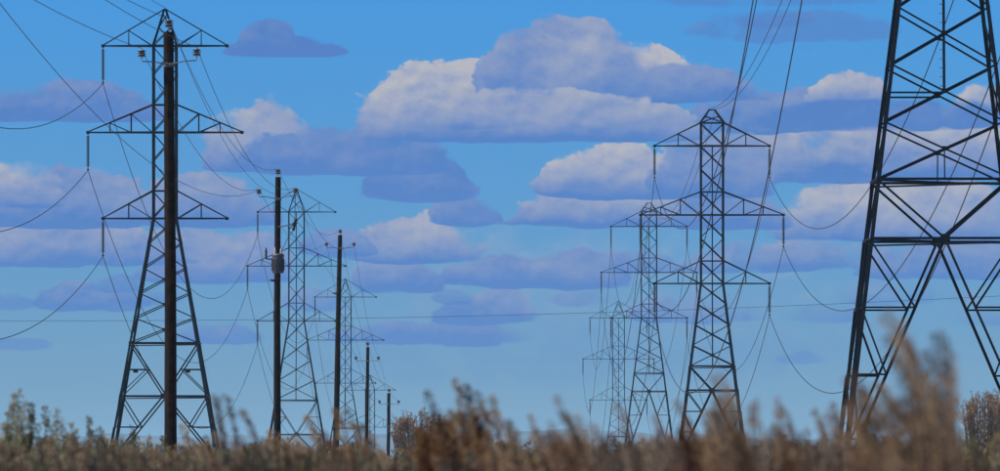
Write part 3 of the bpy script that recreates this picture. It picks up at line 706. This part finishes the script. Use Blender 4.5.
SHRUBS = [
 ('grey-green sagebrush at the left edge of the photo', [(2, 424), (8, 413), (14, 396), (19, 391), (25, 402), (31, 404), (36, 424), (-6, 430)], 46, M_SAGE, dict(fill=34, slant=0.03, sprigs=1, lpx=36, wpx=6.5)),
 ('grey-green sagebrush second from the left edge', [(46, 407), (49, 424), (57, 409), (61, 420), (71, 424), (76, 430)], 50, M_SAGE, dict(fill=28, slant=0.08, sprigs=1, lpx=36, wpx=6.5)),
 ('slim sagebrush just left of the left pylon foot', [(84, 444), (89, 418), (93, 432), (99, 428), (104, 444)], 50, M_SAGE, dict(fill=20, wpx=6, slant=0.1, sprigs=1, lpx=36)),
 ('yellowish low sprigs between the legs of the left pylon', [(122, 448), (132, 427), (136, 436), (129, 442), (144, 443), (149, 437), (158, 446), (164, 437), (168, 446)], 78, M_OLIVE, dict(fill=26, wpx=4.5, lpx=17, bits=46, slant=0.05)),
 ('low brown brush at the foot of the nearest wooden pole', [(176, 446), (182, 425), (188, 447), (196, 446), (204, 437), (208, 445)], 44, M_BROWN, dict(fill=18, slant=0.25, lpx=26)),
 ('tall reddish blurred plumes right of the left pylon', [(213, 396), (224, 395), (241, 411), (216, 414), (237, 436)], 27, M_MAUVE, dict(fill=10, lean=16, fill_top=(34, 62), lpx=38, wpx=7.5, slant=0.42)),
 ('brown brush in front of the transformer pole', [(262, 444), (270, 432), (283, 441), (294, 437), (306, 417), (313, 428), (322, 432), (254, 446)], 36, M_BROWN, dict(fill=24, wpx=7, slant=0.4, lpx=30)),
 ('brown plumes across the foot of the leaning pole', [(333, 410), (346, 411), (352, 425), (363, 424), (371, 436), (328, 440)], 30, M_BROWN, dict(fill=18, slant=0.4)),
 ('large rust-brown clump left of the middle, tallest there', [(426, 392), (432, 412), (441, 416), (454, 380), (458, 400), (466, 385), (475, 392), (480, 404), (448, 420), (418, 428), (486, 412), (470, 405)], 27, M_RUST, dict(fill=46, wpx=9, slant=0.3)),
 ('thin blurred stalks right of the rust-brown clump', [(491, 397), (496, 412), (509, 421), (515, 430), (529, 416), (536, 430)], 24, M_BROWN, dict(fill=20, wpx=8, slant=0.28)),
 ('brown clump halfway between the two pylon rows', [(549, 420), (556, 396), (562, 412), (568, 420), (576, 415), (582, 430)], 22, M_BROWN, dict(fill=24, wpx=9.5, slant=0.32, lpx=46)),
 ('pale blurred stalks in front of the smallest right pylon', [(592, 424), (603, 438), (616, 404), (622, 428), (610, 434)], 19, M_MAUVE, dict(fill=8, wpx=9, fill_top=(30, 60), slant=0.35)),
 ('pale low brush below the paler right pylon', [(640, 436), (648, 442), (654, 414), (663, 430), (671, 438)], 21, M_MAUVE, dict(fill=14, wpx=9, slant=0.3)),
 ('orange-brown low brush between the right pylons', [(677, 402), (684, 420), (692, 430), (704, 412), (709, 430), (714, 436)], 22, M_RUST, dict(fill=20, wpx=8.5, slant=0.3)),
 ('tall brown plume in front of the dark right pylon', [(712, 376), (719, 370), (724, 388), (728, 400), (733, 416), (737, 430)], 19, M_BROWN, dict(fill=14, lean=6, wpx=11, lpx=50, slant=0.3, arch=1.2)),
 ('slim stalk right of the dark right pylon', [(750, 404), (756, 400), (760, 424)], 20, M_MAUVE, dict(fill=7, fill_top=(30, 60), slant=0.1, lpx=46)),
 ('brown brush midway between the dark right pylon and the huge one', [(777, 397), (783, 408), (773, 424), (790, 424), (799, 432)], 22, M_BROWN, dict(fill=16, slant=0.12, lpx=44)),
 ('broad mauve-brown brush left of the huge pylon foot', [(806, 428), (814, 410), (822, 420), (832, 404), (838, 418), (846, 431), (826, 414)], 24, M_MAUVE, dict(fill=34, slant=0.2)),
 ('brown sprays leaning left across the huge pylon leg', [(846, 378), (852, 372), (858, 386), (866, 396), (874, 404), (880, 420)], 17, M_BROWN, dict(fill=18, lean=30, wpx=15, lpx=64, fill_top=(22, 70), slant=0.55, arch=0.9, bits=170)),
 ('tallest blurred brown plume in front of the huge pylon', [(880, 318), (888, 312), (896, 322), (903, 338), (909, 352), (914, 372), (884, 336), (920, 380)], 17, M_BROWN, dict(fill=14, lean=24, wpx=15, lpx=74, fill_top=(34, 100), slant=0.48, arch=0.8, bits=180)),
 ('broad blurred plume at the right with a straight right side', [(926, 352), (933, 334), (940, 332), (947, 340), (952, 352), (954, 372)], 18, M_BROWN, dict(fill=14, wpx=15, lpx=76, fill_top=(34, 100), slant=0.05, arch=1.6, bits=180)),
 ('low green-brown brush in the lower right corner', [(960, 428), (972, 434), (984, 426), (996, 434), (1006, 430)], 32, M_OLIVE, dict(fill=34, slant=0.2, sprigs=2)),
 ('dark olive brush under the leaning sprays', [(868, 452), (878, 444), (890, 442), (902, 430), (914, 420)], 28, M_OLIVE, dict(fill=26, slant=0.35, sprigs=2)),
]
for i, (lab, tips, Y, mat, kw) in enumerate(SHRUBS):
    shrub(lab, tips, Y, mat, seed=i + 1, **kw)
def bare_shrub(label, x_lo, x_hi, top, Y, seed, mat, n=70):
    """far, sharp shrub: forked grey branches fanning up, small seed tufts at the ends"""
    rnd = random.Random(seed); s = Y / F; cx = 0.5 * (x_lo + x_hi); b0 = at(cx, HY, Y); gz = ground_z(b0.x, Y); base = Vector((b0.x, Y, gz))
    T = empty('bare_shrub', base); tag(T, label, 'shrub', 'grey bare shrubs')
    v = []; f = []; sv = []; sf = []; tn = []
    for i in range(n):
        px = rnd.uniform(x_lo, x_hi); e = (px - cx) / (0.5 * (x_hi - x_lo)); py = top + 14 * e * e + rnd.uniform(0, 26) * rnd.random()
        tip = at(px, py, Y + rnd.uniform(-.7, .7)) - base
        st = Vector((tip.x * 0.15, tip.y * 0.2, 0)); mid = Vector((tip.x * 0.85, tip.y * 0.7, tip.z * 0.55)); pts = bez(st, mid, tip, 9)
        stalk(sv, sf, pts, 0.020, 0.008)
        for q in range(5):
            k = rnd.randint(4, 7); c = pts[k]; en = c + Vector((rnd.uniform(-.22, .22), rnd.uniform(-.22, .22), rnd.uniform(.12, .4)))
            stalk(sv, sf, [c, (c + en) * 0.5 + Vector((0, 0, -.02)), en], 0.009, 0.005)
            plume(v, f, rnd, c, en, 0.12, 0.05, 7, 0.03, tn, rnd.random())
        plume(v, f, rnd, pts[-2], tip, 0.16, 0.05, 14, 0.035, tn, rnd.random())
    obj('branches', mesh('branches', sv, sf, M_TWIG2), T); obj('foliage', toned(mesh('foliage', v, f, mat), tn), T)
bare_shrub('sharp grey shrub with straw-coloured tips beside the shortest pole', 391, 452, 411, 175, 5, M_STRAW, 90)
bare_shrub('sharp grey shrub at the right edge below the huge pylon', 962, 1014, 394, 140, 6, M_STRAW, 90)
# the unbroken mass of brush between and behind the shrubs one can tell apart
def brush_mass():
    rnd = random.Random(21); v = []; f = []; t1 = []; v2 = []; f2 = []; t2 = []; sv = []; sf = []
    for i in range(4600):
        Y = 24 + 90 * rnd.random() ** 1.7; px = rnd.uniform(-60, 1060); s = Y / F
        if i >= 3000: px = 500 + rnd.choice((-1, 1)) * (560 + 6.0 * rnd.random() * F / Y)
        py = 446.5 + 24 * rnd.random() ** 0.8 + 3 * math.sin(px * 0.031 + 2) + 3 * math.sin(px * 0.083 + 1) - (10 * rnd.random() if rnd.random() < 0.18 else 0) - (7 if 560 < px < 900 else 6 if px < 115 else 2) - (30 * rnd.random() ** 2 if i >= 3000 else 0)
        tip = at(px, py, Y); gz = ground_z(tip.x, Y); st = Vector((tip.x + rnd.uniform(-.15, .15), Y + rnd.uniform(-.2, .2), gz))
        tv, tf, tt = (v, f, t1) if rnd.random() < 0.6 else (v2, f2, t2); tone = rnd.uniform(0, 0.28) if rnd.random() < 0.5 else rnd.uniform(0.45, 1.0)  # dark half of the tones stands in for deep shade within the brush
        pts = bez(st, Vector((st.x, Y, (tip.z + gz) * 0.55)), tip + Vector((rnd.uniform(-2, 10) * s, 0, -28 * s)), 4) + [tip]; stalk(sv, sf, pts, 0.008, 0.004)
        L = 30 * s * rnd.uniform(0.7, 1.3); W = 8 * s * rnd.uniform(0.7, 1.2)
        plume(tv, tf, rnd, pts[-2], tip, L, W, 34, 3.2 * s, tt, tone); plume(tv, tf, rnd, pts[-3], pts[-2], L, W * 1.3, 22, 3.4 * s, tt, tone * 0.8)
    tag(obj('brush', toned(mesh('brush', v, f, M_BROWN), t1)), 'unbroken mass of dry brown brush along the bottom', 'brush', kind='stuff')
    tag(obj('sage_brush', toned(mesh('sage_brush', v2, f2, M_SAGE), t2)), 'grey-green brush mixed into the mass along the bottom', 'brush', kind='stuff')
    tag(obj('brush_stems', mesh('brush_stems', sv, sf, M_TWIG)), 'thin dry stems under the mass of brush', 'brush', kind='stuff')
brush_mass()

# ------------------------------------------------------------------ the air
def haze():
    v = [(x, y, z) for z in (-26.0, 62.0) for x, y in ((-16000, -400), (16000, -400), (16000, 42000), (-16000, 42000))]
    f = [(3, 2, 1, 0), (4, 5, 6, 7), (0, 1, 5, 4), (1, 2, 6, 5), (2, 3, 7, 6), (3, 0, 4, 7)]
    m = bpy.data.materials.new('thin_air_haze'); m.use_nodes = True; n = m.node_tree.nodes; n.remove(n['Principled BSDF'])
    pv = n.new('ShaderNodeVolumePrincipled'); pv.inputs['Density'].default_value = 0.000065; pv.inputs['Color'].default_value = (0.40, 0.75, 1.0, 1)
    m.node_tree.links.new(pv.outputs[0], n['Material Output'].inputs['Volume'])
    try: m.volume_intersection_method = 'FAST'
    except Exception: pass
    tag(obj('haze', mesh('haze', v, f, m)), 'thin bluish haze in the air', 'haze', kind='stuff')
haze()
